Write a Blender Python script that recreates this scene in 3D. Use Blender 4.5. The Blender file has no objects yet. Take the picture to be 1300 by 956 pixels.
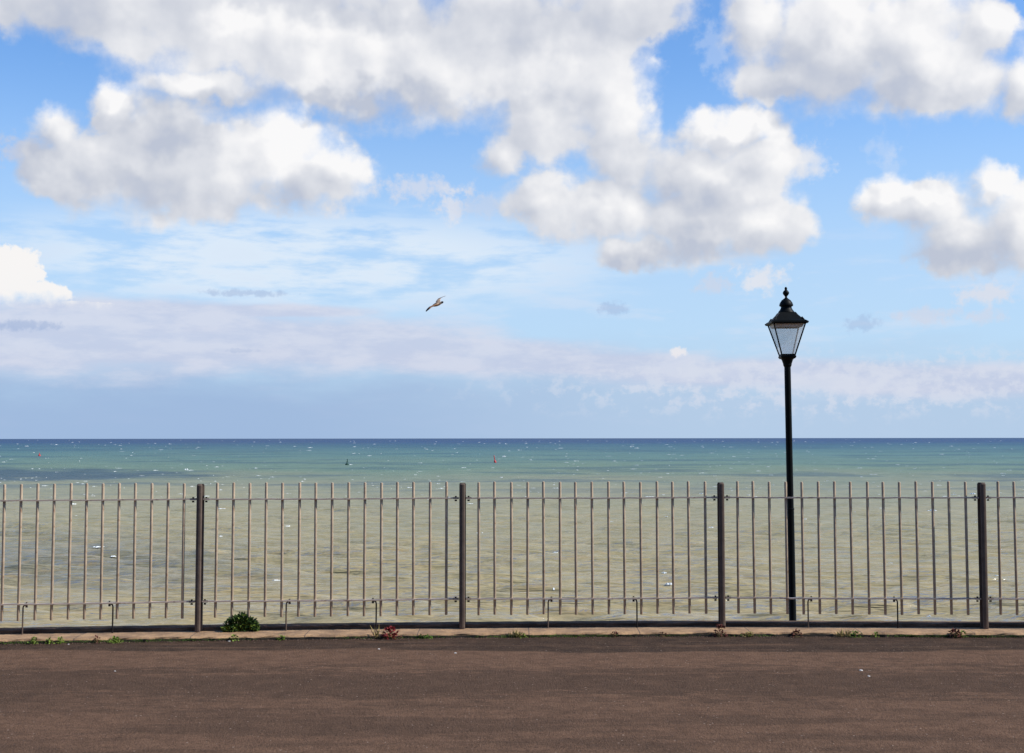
import bpy, bmesh, math, random
import numpy as np
from mathutils import Vector, Matrix

random.seed(11)
rng = np.random.default_rng(5)
S = bpy.context.scene
COL = S.collection

# ------------------------------------------------------------------ camera
F = 1781.0                      # focal length in photo pixels (1300 wide)
CX, CY = 650.0, 433.0           # optical centre in photo pixels
PITCH = math.atan2(122.8, F)
ROLL = 0.00108
CAM = Vector((0, 0, 1.6))
fw = Vector((0, math.cos(PITCH), math.sin(PITCH)))
r0 = Vector((1, 0, 0)); u0 = r0.cross(fw)
rt = (r0 * math.cos(ROLL) - u0 * math.sin(ROLL)).normalized()
up = rt.cross(fw).normalized()

def ray(px, py):
    return (fw * F + rt * (px - CX) + up * (CY - py)).normalized()
def at(px, py, Y):
    """point on the line of sight of a photo pixel at world depth Y"""
    d = ray(px, py)
    return CAM + d * (Y / d.y)
def on_z(px, py, z):
    d = ray(px, py)
    return CAM + d * ((z - CAM.z) / d.z)

cam = bpy.data.cameras.new('camera'); co = bpy.data.objects.new('camera', cam); COL.objects.link(co)
co.matrix_world = Matrix.Translation(CAM) @ Matrix((rt, up, -fw)).transposed().to_4x4()
cam.sensor_width = 36; cam.lens = 36 * F / 1300
cam.shift_y = -(478 - CY) / 1300
cam.clip_start = 0.1; cam.clip_end = 60000
S.camera = co

# ------------------------------------------------------------------ helpers
def tag(o, label=None, cat=None, group=None, kind=None):
    if label: o['label'] = label
    if cat: o['category'] = cat
    if group: o['group'] = group
    if kind: o['kind'] = kind
    return o

def empty(name, loc, label, cat, group=None):
    o = bpy.data.objects.new(name, None); COL.objects.link(o)
    o.location = loc; o.empty_display_size = .2
    return tag(o, label, cat, group)

def link(name, bm, mat, parent=None, loc=None, smooth=False):
    bmesh.ops.recalc_face_normals(bm, faces=bm.faces)
    me = bpy.data.meshes.new(name); bm.to_mesh(me); bm.free()
    if smooth:
        for p in me.polygons: p.use_smooth = True
        me.set_sharp_from_angle(angle=math.radians(35))
    me.materials.append(mat)
    o = bpy.data.objects.new(name, me); COL.objects.link(o)
    if loc is not None: o.location = loc
    if parent: o.parent = parent
    return o

def box(bm, c, s, bevel=0.0, rz=0.0):
    m = Matrix.Translation(c) @ Matrix.Rotation(rz, 4, 'Z') @ Matrix.Diagonal((s[0], s[1], s[2], 1))
    r = bmesh.ops.create_cube(bm, size=1, matrix=m)
    if bevel:
        es = list({e for v in r['verts'] for e in v.link_edges})
        bmesh.ops.bevel(bm, geom=es, offset=bevel, segments=2, affect='EDGES', profile=.6)

def tube(bm, pts, radii, n=10, cap=True):
    """tube along points"""
    rings = []
    pts = [Vector(p) for p in pts]
    for i, p in enumerate(pts):
        a = pts[max(0, i - 1)]; b = pts[min(len(pts) - 1, i + 1)]
        t = (b - a).normalized()
        ref = Vector((0, 1, 0)) if abs(t.y) < .9 else Vector((1, 0, 0))
        x = t.cross(ref).normalized(); y = t.cross(x).normalized()
        r = radii[i] if hasattr(radii, '__len__') else radii
        rings.append([bm.verts.new(p + (x * math.cos(2 * math.pi * k / n) + y * math.sin(2 * math.pi * k / n)) * r) for k in range(n)])
    for a, b in zip(rings, rings[1:]):
        for k in range(n):
            bm.faces.new((a[k], a[(k + 1) % n], b[(k + 1) % n], b[k]))
    if cap:
        bm.faces.new(rings[0]); bm.faces.new(rings[-1])

def lathe(bm, prof, n=24, c=(0, 0)):
    rings = []
    for r, z in prof:
        rings.append([bm.verts.new((c[0] + max(r, .0004) * math.cos(2 * math.pi * k / n), c[1] + max(r, .0004) * math.sin(2 * math.pi * k / n), z)) for k in range(n)])
    for a, b in zip(rings, rings[1:]):
        for k in range(n):
            bm.faces.new((a[k], a[(k + 1) % n], b[(k + 1) % n], b[k]))
    bm.faces.new(rings[0]); bm.faces.new(rings[-1])

def square_loft(bm, prof, cap=True):
    """square rings (half width, z)"""
    rings = [[bm.verts.new((sx * h, sy * h, z)) for sx, sy in ((-1, -1), (1, -1), (1, 1), (-1, 1))] for h, z in prof]
    for a, b in zip(rings, rings[1:]):
        for k in range(4):
            bm.faces.new((a[k], a[(k + 1) % 4], b[(k + 1) % 4], b[k]))
    if cap:
        bm.faces.new(rings[0]); bm.faces.new(rings[-1])

class NT:
    def __init__(s, tree): s.t = tree; s.n = tree.nodes; s.l = tree.links
    def node(s, kind, **kw):
        n = s.n.new(kind)
        for k, v in kw.items(): setattr(n, k, v)
        return n
    def put(s, sock, v):
        if isinstance(v, bpy.types.NodeSocket): s.l.new(v, sock)
        elif v is not None: sock.default_value = v
    def m(s, op, a, b=None, c=None, clamp=False):
        n = s.node('ShaderNodeMath', operation=op, use_clamp=clamp)
        for i, v in enumerate((a, b, c)): s.put(n.inputs[i], v)
        return n.outputs[0]
    def v(s, op, a, b=None, c=None):
        n = s.node('ShaderNodeVectorMath', operation=op)
        for i, v in enumerate((a, b, c)): s.put(n.inputs[i], v)
        return n.outputs['Value'] if op in ('LENGTH', 'DOT_PRODUCT') else n.outputs['Vector']
    def scale(s, a, f):
        n = s.node('ShaderNodeVectorMath', operation='SCALE'); s.put(n.inputs[0], a); s.put(n.inputs['Scale'], f)
        return n.outputs['Vector']
    def mix(s, f, a, b, mode='MIX'):
        n = s.node('ShaderNodeMix', data_type='RGBA', blend_type=mode)
        s.put(n.inputs[0], f)
        for i, v in ((6, a), (7, b)):
            if isinstance(v, (tuple, list)) and len(v) == 3: v = (*v, 1)
            s.put(n.inputs[i], v)
        return n.outputs[2]
    def noise(s, vec, scale, detail=4, rough=.55, dims='3D', dist=0.0, out='Fac'):
        n = s.node('ShaderNodeTexNoise', noise_dimensions=dims)
        s.put(n.inputs['Vector'], vec); s.put(n.inputs['Scale'], scale)
        n.inputs['Detail'].default_value = detail; n.inputs['Roughness'].default_value = rough
        n.inputs['Distortion'].default_value = dist
        return n.outputs[0] if out == 'Fac' else n.outputs[1]
    def ss(s, x, lo, hi, a=0.0, b=1.0):
        n = s.node('ShaderNodeMapRange', interpolation_type='SMOOTHSTEP')
        s.put(n.inputs[0], x)
        for i, v in ((1, lo), (2, hi), (3, a), (4, b)): s.put(n.inputs[i], v)
        return n.outputs[0]
    def ramp(s, x, stops):
        n = s.node('ShaderNodeValToRGB'); s.put(n.inputs[0], x)
        e = n.color_ramp.elements
        while len(e) < len(stops): e.new(.5)
        for i, (p, c) in enumerate(stops):
            e[i].position = p; e[i].color = (*c, 1)
        return n.outputs[0]
    def xyz(s, v):
        n = s.node('ShaderNodeSeparateXYZ'); s.put(n.inputs[0], v); return n.outputs
    def cxyz(s, x, y, z=0.0):
        n = s.node('ShaderNodeCombineXYZ')
        for i, v in enumerate((x, y, z)): s.put(n.inputs[i], v)
        return n.outputs[0]

def lin(r, g, b):
    f = lambda c: (c / 255 / 12.92) if c / 255 <= .04045 else ((c / 255 + .055) / 1.055) ** 2.4
    return (f(r), f(g), f(b))

def material(name):
    m = bpy.data.materials.new(name); m.use_nodes = True
    n = NT(m.node_tree); b = m.node_tree.nodes['Principled BSDF']
    return m, n, b

def simple(name, col, rough=.6, var=.25, scale=20, metallic=0.0, spec=.5, bump=0.0, second=None, secs=5):
    m, n, b = material(name)
    tc = n.node('ShaderNodeTexCoord').outputs['Object']
    f = n.noise(tc, scale, 5, .6)
    lo = tuple(c * (1 - var) for c in col); hi = tuple(min(1, c * (1 + var)) for c in col)
    c = n.mix(n.ss(f, .3, .7), lo, hi)
    if second:
        c = n.mix(n.ss(n.noise(tc, secs, 6, .65), .55, .68), c, second)
    n.put(b.inputs['Base Color'], c)
    b.inputs['Roughness'].default_value = rough; b.inputs['Metallic'].default_value = metallic
    b.inputs['Specular IOR Level'].default_value = spec
    if bump:
        bn = n.node('ShaderNodeBump'); bn.inputs['Strength'].default_value = bump; bn.inputs['Distance'].default_value = .01
        n.put(bn.inputs['Height'], n.noise(tc, scale * 3, 4)); n.put(b.inputs['Normal'], bn.outputs[0])
    return m

# ------------------------------------------------------------------ materials
M_picket = simple('weathered_taupe_paint', (.43, .33, .228), .7, .18, 14, spec=.15, second=(.30, .18, .11), secs=18)
M_rail = simple('rail_paint', (.54, .43, .34), .6, .12, 12, spec=.2, second=(.26, .16, .12), secs=14)
M_post = simple('dark_brown_post_paint', (.135, .10, .078), .8, .18, 9, spec=.1, bump=.2, second=(.09, .06, .05), secs=6)
M_iron = simple('dark_iron', (.02, .016, .015), .7, .3, 40, spec=.15)
M_lamp = simple('black_lamp_paint', (.004, .005, .0045), .5, .3, 12, spec=.10)
M_cream = simple('white_reflector', (.88, .82, .70), .6, .05, 20)
M_leaf = simple('dark_weed_leaf', (.035, .068, .016), .6, .5, 30, spec=.12)
M_leaf2 = simple('bright_weed_leaf', (.19, .26, .04), .6, .4, 40, spec=.2)
M_moss = simple('moss', (.10, .17, .03), .9, .5, 25, spec=.1)
M_red = simple('red_weed_leaf', (.26, .035, .035), .6, .5, 60, spec=.2)
M_redbrown = simple('red_brown_weed', (.12, .035, .025), .7, .5, 60, spec=.2)
M_dry = simple('dry_grass', (.42, .33, .13), .8, .3, 40, spec=.1)
M_stone = simple('pale_stone_chip', (.7, .66, .6), .8, .15, 30)
M_rock = simple('cliff_rock', (.20, .12, .09), .9, .3, .6, bump=.5)

def mat_kerb():
    m, n, b = material('sandstone_kerb')
    tc = n.node('ShaderNodeTexCoord').outputs['Object']
    c = n.mix(n.ss(n.noise(tc, 5, 7, .72), .34, .66), (.21, .125, .062), (.47, .285, .14))
    c = n.mix(n.ss(n.noise(tc, 60, 4, .7), .5, .75), c, (.22, .13, .09))
    st = n.v('MULTIPLY', tc, (1.3, 7, 7))
    c = n.mix(n.ss(n.noise(st, 2.2, 5, .7), .56, .68, 0, .75), c, (.11, .075, .055))
    x = n.xyz(tc)[0]
    j = n.m('ABSOLUTE', n.m('SUBTRACT', n.m('FRACT', n.m('ADD', n.m('DIVIDE', x, .913), .35)), .5))
    c = n.mix(n.m('LESS_THAN', j, .004), c, (.10, .07, .05))
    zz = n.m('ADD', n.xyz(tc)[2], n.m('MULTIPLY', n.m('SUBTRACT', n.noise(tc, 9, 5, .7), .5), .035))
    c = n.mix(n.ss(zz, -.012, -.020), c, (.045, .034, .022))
    n.put(b.inputs['Base Color'], c); b.inputs['Roughness'].default_value = .9
    bn = n.node('ShaderNodeBump'); bn.inputs['Strength'].default_value = .6; bn.inputs['Distance'].default_value = .02
    n.put(bn.inputs['Height'], n.noise(tc, 45, 6, .7)); n.put(b.inputs['Normal'], bn.outputs[0])
    return m
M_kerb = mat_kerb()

def mat_upstand():
    m, n, b = material('dark_stained_edging')
    tc = n.node('ShaderNodeTexCoord').outputs['Object']
    c = n.mix(n.ss(n.noise(n.v('MULTIPLY', tc, (1, 6, 6)), 4, 6, .65), .35, .7), (.07, .048, .036), (.20, .13, .09))
    n.put(b.inputs['Base Color'], c); b.inputs['Roughness'].default_value = .95; b.inputs['Specular IOR Level'].default_value = .05
    bn = n.node('ShaderNodeBump'); bn.inputs['Strength'].default_value = .6; bn.inputs['Distance'].default_value = .02
    n.put(bn.inputs['Height'], n.noise(tc, 40, 5)); n.put(b.inputs['Normal'], bn.outputs[0])
    return m
M_upstand = mat_upstand()

def mat_path():
    m, n, b = material('reddish_asphalt')
    g = n.node('ShaderNodeNewGeometry').outputs['Position']
    x, y, z = n.xyz(g)
    # worn reddish surface with bare bitumen streaks running along the path
    sv = n.cxyz(n.m('MULTIPLY', x, .33), n.m('MULTIPLY', y, 1.6))
    w1 = n.noise(sv, 1.5, 7, .62, '2D'); w2 = n.noise(n.cxyz(n.m('MULTIPLY', x, .8), n.m('MULTIPLY', y, 2.4)), 3.4, 8, .72, '2D')
    yy = n.m('ADD', y, n.m('MULTIPLY', n.m('SUBTRACT', w1, .5), 1.0))
    near = n.ss(yy, 10.86, 10.98)                      # band along the kerb
    wisp = n.m('MULTIPLY', n.ss(n.noise(n.cxyz(n.m('MULTIPLY', x, .55), n.m('MULTIPLY', y, 5.0), 3.0), 1.3, 5, .6), .53, .62),
               n.m('MULTIPLY', n.ss(yy, 11.0, 11.12), n.ss(yy, 11.55, 11.35)))
    y3 = n.m('ADD', yy, n.m('MULTIPLY', n.m('SUBTRACT', w2, .5), 2.2))
    low = n.m('MULTIPLY', n.m('MULTIPLY', n.ss(y3, 10.2, 9.9), n.ss(y3, 8.75, 9.15)), .6)
    low = n.m('MAXIMUM', low, n.m('MULTIPLY', n.ss(y3, 9.0, 8.6), n.ss(w1, .42, .6, 0, .5)))
    dark = n.m('MAXIMUM', n.m('MULTIPLY', near, n.m('SUBTRACT', 1.0, n.m('MULTIPLY', wisp, .6))), low)
    mot = n.noise(n.cxyz(n.m('MULTIPLY', x, 1.0), n.m('MULTIPLY', y, 1.7)), 2.6, 7, .7, '2D')
    dark = n.m('MAXIMUM', dark, n.ss(mot, .56, .72, 0, .4))
    lightc = n.mix(n.ss(n.noise(g, 9, 5, .7), .3, .7), (.122, .070, .043), (.178, .102, .062))
    darkc = n.mix(n.ss(n.noise(g, 7, 5, .7), .3, .7), (.048, .031, .021), (.078, .049, .032))
    c = n.mix(n.m('MULTIPLY', dark, n.ss(mot, .25, .5, .55, 1.0)), lightc, darkc)
    ag = n.noise(n.v('MULTIPLY', g, (1, .4, 1)), 60, 5, .85)
    c = n.mix(n.ss(ag, .56, .72, 0, .7), c, (.30, .19, .13))
    c = n.mix(n.ss(ag, .46, .34, 0, .7), c, (.022, .014, .011))
    vo = n.node('ShaderNodeTexVoronoi'); n.put(vo.inputs['Vector'], g); vo.inputs['Scale'].default_value = 14
    c = n.mix(n.m('LESS_THAN', vo.outputs['Distance'], n.m('MULTIPLY', n.noise(g, 3.0, 3), .14)), c, (.34, .25, .19))
    n.put(b.inputs['Base Color'], c); b.inputs['Roughness'].default_value = .92
    b.inputs['Specular IOR Level'].default_value = .06
    bn = n.node('ShaderNodeBump'); bn.inputs['Strength'].default_value = .9; bn.inputs['Distance'].default_value = .02
    n.put(bn.inputs['Height'], n.noise(g, 60, 4, .7)); n.put(b.inputs['Normal'], bn.outputs[0])
    return m
M_path = mat_path()

def mat_sea():
    m, n, b = material('sea_water')
    g = n.node('ShaderNodeNewGeometry').outputs['Position']
    x, y, z = n.xyz(g)
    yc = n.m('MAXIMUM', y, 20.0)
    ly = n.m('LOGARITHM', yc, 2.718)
    # silt plumes and darker bands: features stretch along the shore and grow offshore
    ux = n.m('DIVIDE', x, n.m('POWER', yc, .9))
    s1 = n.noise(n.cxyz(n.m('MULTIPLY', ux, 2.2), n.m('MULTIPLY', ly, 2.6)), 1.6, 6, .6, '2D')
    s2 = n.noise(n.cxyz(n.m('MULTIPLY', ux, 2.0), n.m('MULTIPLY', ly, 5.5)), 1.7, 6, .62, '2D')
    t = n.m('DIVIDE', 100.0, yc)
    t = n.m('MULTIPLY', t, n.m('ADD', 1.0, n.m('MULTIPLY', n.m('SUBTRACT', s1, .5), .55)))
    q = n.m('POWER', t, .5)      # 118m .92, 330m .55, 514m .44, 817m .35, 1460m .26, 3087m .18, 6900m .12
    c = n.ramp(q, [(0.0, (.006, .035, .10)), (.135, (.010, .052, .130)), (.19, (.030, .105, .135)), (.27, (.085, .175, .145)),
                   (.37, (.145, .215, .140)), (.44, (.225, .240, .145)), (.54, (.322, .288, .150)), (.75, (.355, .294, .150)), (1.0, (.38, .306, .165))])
    c = n.mix(n.m('MULTIPLY', n.ss(s2, .50, .64, 0, .8), n.ss(yc, 260.0, 520.0)), c, n.mix(.6, c, (.015, .065, .10)))
    # cloud shadow and sky reflection painted into the water colour, at the left
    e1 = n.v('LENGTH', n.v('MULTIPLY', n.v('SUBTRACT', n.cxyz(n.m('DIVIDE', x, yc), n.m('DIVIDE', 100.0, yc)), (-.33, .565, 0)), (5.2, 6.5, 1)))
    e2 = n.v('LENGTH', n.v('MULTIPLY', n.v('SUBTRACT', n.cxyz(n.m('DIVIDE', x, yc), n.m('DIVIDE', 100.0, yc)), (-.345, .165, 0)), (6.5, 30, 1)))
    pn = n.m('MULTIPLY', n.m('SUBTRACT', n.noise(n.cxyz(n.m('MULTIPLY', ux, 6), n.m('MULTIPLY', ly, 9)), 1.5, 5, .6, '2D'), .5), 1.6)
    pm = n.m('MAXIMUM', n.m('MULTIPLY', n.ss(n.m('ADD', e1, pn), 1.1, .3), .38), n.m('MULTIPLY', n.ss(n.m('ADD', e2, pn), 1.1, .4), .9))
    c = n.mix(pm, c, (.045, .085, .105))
    # silt clouds, small scale
    s3 = n.noise(n.cxyz(n.m('MULTIPLY', x, .16), n.m('MULTIPLY', y, .42)), 1.0, 6, .65, '2D')
    fade = n.ss(yc, 500.0, 150.0)
    c = n.mix(n.m('MULTIPLY', n.ss(s3, .5, .72), n.m('MULTIPLY', fade, .42)), c, (.42, .29, .13))
    c = n.mix(n.m('MULTIPLY', n.ss(s3, .48, .3), n.m('MULTIPLY', fade, .25)), c, (.27, .27, .22))
    s4 = n.noise(n.cxyz(n.m('MULTIPLY', ux, 17), n.m('MULTIPLY', ly, 15)), 1.6, 3, .6, '2D', dist=.4)  # ripple light and dark painted into the colour as streaks
    f4 = n.ss(yc, 90.0, 220.0, .55, 1.0)
    c = n.mix(n.m('MULTIPLY', n.ss(s4, .50, .72, 0, .30), f4), c, n.mix(1.0, c, (.62, .66, .60), 'MULTIPLY'))
    c = n.mix(n.m('MULTIPLY', n.ss(s4, .48, .28, 0, .35), f4), c, n.mix(1.0, c, (1.35, 1.30, 1.32), 'MULTIPLY'))
    h = n.m('ADD', n.m('MULTIPLY', n.noise(n.v('MULTIPLY', g, (.24, 1.25, 1)), 1.1, 3, .5), .40),
            n.m('MULTIPLY', n.noise(n.v('MULTIPLY', g, (.06, .42, 1)), 1.0, 3, .5), .9))
    bn = n.node('ShaderNodeBump'); n.put(bn.inputs['Strength'], n.ss(yc, 100.0, 1500.0, 1.0, .55)); bn.inputs['Distance'].default_value = 1.8
    n.put(bn.inputs['Height'], h)
    # choppy water turns many small facets to the viewer, so the mirror share stays limited at grazing view
    df = n.node('ShaderNodeBsdfDiffuse'); n.put(df.inputs['Color'], c); n.put(df.inputs['Normal'], bn.outputs[0])
    gl = n.node('ShaderNodeBsdfGlossy'); n.put(gl.inputs['Roughness'], n.ss(yc, 100.0, 900.0, .10, .35)); n.put(gl.inputs['Normal'], bn.outputs[0])
    fr = n.node('ShaderNodeFresnel'); fr.inputs['IOR'].default_value = 1.33; n.put(fr.inputs['Normal'], bn.outputs[0])
    mx = n.node('ShaderNodeMixShader'); n.put(mx.inputs[0], n.m('MINIMUM', fr.outputs[0], n.ss(yc, 120.0, 700.0, .55, .22)))
    n.l.new(df.outputs[0], mx.inputs[1]); n.l.new(gl.outputs[0], mx.inputs[2])
    n.l.new(mx.outputs[0], m.node_tree.nodes['Material Output'].inputs[0]); n.n.remove(b)
    return m
M_sea = mat_sea()
M_foam = simple('sea_foam', (.70, .72, .69), .9, .1, 1.0, spec=.1)

def mat_glass():
    m, n, b = material('old_lantern_glass')
    out = m.node_tree.nodes['Material Output']
    tc = n.node('ShaderNodeTexCoord').outputs['Object']
    tr = n.node('ShaderNodeBsdfTransparent'); tr.inputs[0].default_value = (.93, .94, .95, 1)
    df = n.node('ShaderNodeBsdfTranslucent'); df.inputs[0].default_value = (.95, .94, .92, 1)
    d2 = n.node('ShaderNodeBsdfDiffuse'); d2.inputs[0].default_value = (.7, .68, .62, 1)
    gl = n.node('ShaderNodeBsdfGlossy'); gl.inputs['Roughness'].default_value = .05
    a = n.node('ShaderNodeMixShader'); a.inputs[0].default_value = .25
    n.l.new(df.outputs[0], a.inputs[1]); n.l.new(d2.outputs[0], a.inputs[2])
    c = n.node('ShaderNodeMixShader'); c.inputs[0].default_value = .13
    n.l.new(tr.outputs[0], c.inputs[1]); n.l.new(a.outputs[0], c.inputs[2])
    d = n.node('ShaderNodeMixShader'); d.inputs[0].default_value = .05
    n.l.new(c.outputs[0], d.inputs[1]); n.l.new(gl.outputs[0], d.inputs[2])
    n.l.new(d.outputs[0], out.inputs[0])
    return m
M_glass = mat_glass()

# ------------------------------------------------------------------ fence line
POSTX = [-414, -80.5, 253, 587, 916, 1248, 1581, 1915]
POSTD = [11.22, 11.52, 11.76, 11.93, 12.0, 11.90, 11.84, 11.78]
posts = []
for px, d in zip(POSTX, POSTD):
    p = at(px, 700, d); posts.append(Vector((p.x, d, 0)))
def line_y(x):
    """depth of the fence line at world x"""
    xs = [p.x for p in posts]; ys = [p.y for p in posts]
    if x <= xs[0]: return ys[0] + (x - xs[0]) * (ys[1] - ys[0]) / (xs[1] - xs[0])
    if x >= xs[-1]: return ys[-1]
    return float(np.interp(x, xs, ys))
def sm_y(x):
    return sum(line_y(x + o) for o in (-.9, -.45, 0, .45, .9)) / 5

# ------------------------------------------------------------------ ground
PZ = -.035
def strip(name, xs, prof, mat, jitter=0.0, kind='structure', smooth=False):
    """profile (dy, z) swept along the fence line; dy measured from the line"""
    bm = bmesh.new(); rows = []
    for i, x in enumerate(xs):
        y = sm_y(x)
        rows.append([bm.verts.new((x, y + dy + random.uniform(-1, 1) * jitter * j, z + random.uniform(-.3, .3) * jitter * j)) for dy, z, j in prof])
    for a, b in zip(rows, rows[1:]):
        for k in range(len(prof) - 1):
            bm.faces.new((a[k], b[k], b[k + 1], a[k + 1]))
    o = link(name, bm, mat, smooth=smooth)
    return tag(o, kind=kind)

xs_f = list(np.arange(-12, 12.01, .06))
xs_c = [-120, -60, -30, -20, -14]; xs_all = xs_c + xs_f + [14, 20, 30, 60, 120]
# path sheet: from far behind the camera up to under the kerb
bm = bmesh.new()
rows = []
for x in xs_all:
    y1 = sm_y(x) - .20
    rows.append([bm.verts.new((x, y, PZ)) for y in (-60, 0, 6, 9, 10, 11, y1)])
for a, b in zip(rows, rows[1:]):
    for k in range(6): bm.faces.new((a[k], b[k], b[k + 1], a[k + 1]))
tag(link('path', bm, M_path), kind='structure')

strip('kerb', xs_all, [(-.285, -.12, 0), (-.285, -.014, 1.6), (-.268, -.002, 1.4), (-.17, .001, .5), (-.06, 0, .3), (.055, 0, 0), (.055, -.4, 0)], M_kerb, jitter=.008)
# dark edging behind the kerb
up_o = strip('stone_edging', xs_all, [(.06, -.3, 0), (.06, .028, .6), (.075, .036, .8), (.17, .037, .8), (.19, .030, .5), (.19, -1.2, 0)], M_upstand, jitter=.006, kind=None)
del_keys = [k for k in ('kind',) if k in up_o]
for k in del_keys: del up_o[k]
tag(up_o, 'low dark stained stone edging running behind the kerb at the foot of the railings', 'edging')

# ledge, cliff and shore below
def cliff():
    bm = bmesh.new(); rows = []
    prof = [(.15, -1.0), (1.5, -1.02), (3.2, -1.05), (3.8, -1.5), (4.6, -4), (6.5, -8), (9, -12), (14, -14.6), (40, -17)]
    for x in list(np.arange(-60, 60.1, 1.0)):
        y = sm_y(x)
        rows.append([bm.verts.new((x, y + dy + (random.uniform(-.3, .3) if k > 2 else 0), z)) for k, (dy, z) in enumerate(prof)])
    for a, b in zip(rows, rows[1:]):
        for k in range(len(prof) - 1): bm.faces.new((a[k], b[k], b[k + 1], a[k + 1]))
    tag(link('cliff', bm, M_rock), kind='structure')
cliff()
def unseen_shade_bank():  # added slope behind the camera, out of view, cutting sky light on the railings
    bm = bmesh.new(); rows = []
    prof = [(-5.0, PZ - .05), (-5.4, .25), (-7, 2.2), (-9, 5.0), (-12, 8.5), (-17, 12), (-30, 17), (-60, 20)]
    for x in np.arange(-150, 150.1, 2.5):
        rows.append([bm.verts.new((x, y + random.uniform(-.5, .5) * (k > 1), z + random.uniform(-.5, .5) * (k > 1))) for k, (y, z) in enumerate(prof)])
    for a, b in zip(rows, rows[1:]):
        for k in range(len(prof) - 1): bm.faces.new((a[k], b[k], b[k + 1], a[k + 1]))
    tag(link('unseen_shade_bank', bm, simple('unseen_bank_scrub', (.045, .06, .02), .95, .5, 1.5, spec=.05, bump=.5)), kind='structure')
unseen_shade_bank()

# ------------------------------------------------------------------ sea
SEA = -14.0
H = CAM.z - SEA
def sea():
    ys = [26.0]
    while ys[-1] < 30000:
        y = ys[-1]
        ys.append(y + max(.42, .55 * y * y / (H * F)) if y < 6000 else y * 1.25)
    ys = np.array(ys)
    us = np.linspace(-.62, .62, 460)
    Y, U = np.meshgrid(ys, us, indexing='ij')
    X = U * (Y + 50)
    step = np.gradient(ys)[:, None]
    Z = np.zeros_like(X)
    waves = []
    for i in range(34):
        lam = 1.7 * (1.062 ** i)
        th = rng.normal(0.08, .30)
        waves.append((lam, th, .021 * lam ** .72, rng.uniform(0, 6.28)))
    for lam, th, A, ph in waves:
        k = 2 * math.pi / lam
        w = np.clip((lam / step - 3.2) / 3.0, 0, 1)
        p = k * (X * math.sin(th) + Y * math.cos(th)) + ph
        p = p + .6 * np.sin(X * .11 + ph * 3 + Y * .07)
        s = np.sin(p)
        Z += w * A * (s + .25 * np.cos(2 * p))
    g = .85 + .3 * np.sin(X * .045 + 1.3 * np.sin(Y * .021)) * np.sin(Y * .06 + X * .01)
    Z *= g
    Z += SEA
    nr, nc = X.shape
    co_ = np.empty((nr * nc, 3)); co_[:, 0] = X.ravel(); co_[:, 1] = Y.ravel(); co_[:, 2] = Z.ravel()
    idx = np.arange(nr * nc).reshape(nr, nc)
    q = np.stack([idx[:-1, :-1], idx[:-1, 1:], idx[1:, 1:], idx[1:, :-1]], -1).reshape(-1, 4)
    me = bpy.data.meshes.new('sea')
    me.vertices.add(len(co_)); me.vertices.foreach_set('co', co_.ravel())
    me.loops.add(q.size); me.loops.foreach_set('vertex_index', q.ravel().astype(np.int32))
    me.polygons.add(len(q)); me.polygons.foreach_set('loop_start', np.arange(0, q.size, 4, dtype=np.int32))
    me.polygons.foreach_set('use_smooth', np.ones(len(q), dtype=bool))
    me.update(calc_edges=True); me.validate()
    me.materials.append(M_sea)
    o = bpy.data.objects.new('sea', me); COL.objects.link(o)
    tag(o, kind='structure')
sea()

def foam():
    bm = bmesh.new()
    def crest(x, y, w, h, dep):
        n = random.randint(10, 16); prev = None
        bend = random.uniform(-.25, .25) * w
        sk = random.uniform(-.3, .3)
        for i in range(n + 1):
            t = i / n; s = math.sin(math.pi * t) ** .7 * random.choice((random.uniform(.15, .5), random.uniform(.5, 1.15)))
            xx = x + (t - .5) * w; yy = y + bend * (t - .5) ** 2 * 4 + sk * (t - .5) * w * .5
            ring = [bm.verts.new((xx, yy - dep * s, SEA - .05)), bm.verts.new((xx, yy - dep * .5 * s, SEA + h * s * .8)),
                    bm.verts.new((xx, yy, SEA + h * s)), bm.verts.new((xx, yy + dep * .7 * s + .01, SEA - .05))]
            if prev:
                for k in range(3): bm.faces.new((prev[k], ring[k], ring[k + 1], prev[k + 1]))
            prev = ring
    for _ in range(760):
        py = 558.5 + 75 * random.random() ** 1.25 + (random.random() < .13) * random.uniform(0, 150)
        Y = H * F / (py - 556.0)
        x = random.uniform(-.42, .42) * Y
        pxm = Y / F
        big = random.random() ** 3
        w = pxm * random.uniform(1.0, 3.2) * (1 + 3.0 * big)
        h = pxm * random.uniform(.12, .45) * (1 + .9 * big)
        w = min(w, 9) * (1.5 if Y < 400 else 1); h = min(h, 1.3) * (.6 if Y < 400 else 1)
        crest(x, Y, max(w, .5), max(h, .07), .5 + w * .25)
    # the few large breakers seen between the railings
    for px, py, w, h in ((1179, 783.5, 10, 2.2), (702, 747, 9, 1.6), (705, 641, 0, 0), (850, 741, 12, 1.5), (1183, 648, 12, 1.6), (94, 640, 6, 1.4),
                         (237, 596.5, 6, 2.0), (705, 702, 7, 2), (365, 668, 8, 1.2), (843, 727, 7, 1.4), (520, 619, 6, 1.4), (890, 627, 6, 1.6), (1235, 627, 9, 1.6), (640, 580, 5, 2), (1130, 715, 8, 1),
                         (1263, 686, 7, 1.4), (1222, 787, 8, 1.0)):
        if not w: continue
        p = on_z(px, py, SEA); pxm = p.y / F
        crest(p.x, p.y, w * pxm, h * pxm, 1.0)
    tag(link('sea_foam', bm, M_foam), kind='stuff', label='scattered white wave crests breaking across the green sea', cat='foam')
foam()

# ------------------------------------------------------------------ railings
fence = empty('iron_railings', (0, 0, 0), 'long taupe iron railings with round upright bars and dark brown posts beside the sea', 'railings')

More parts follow.
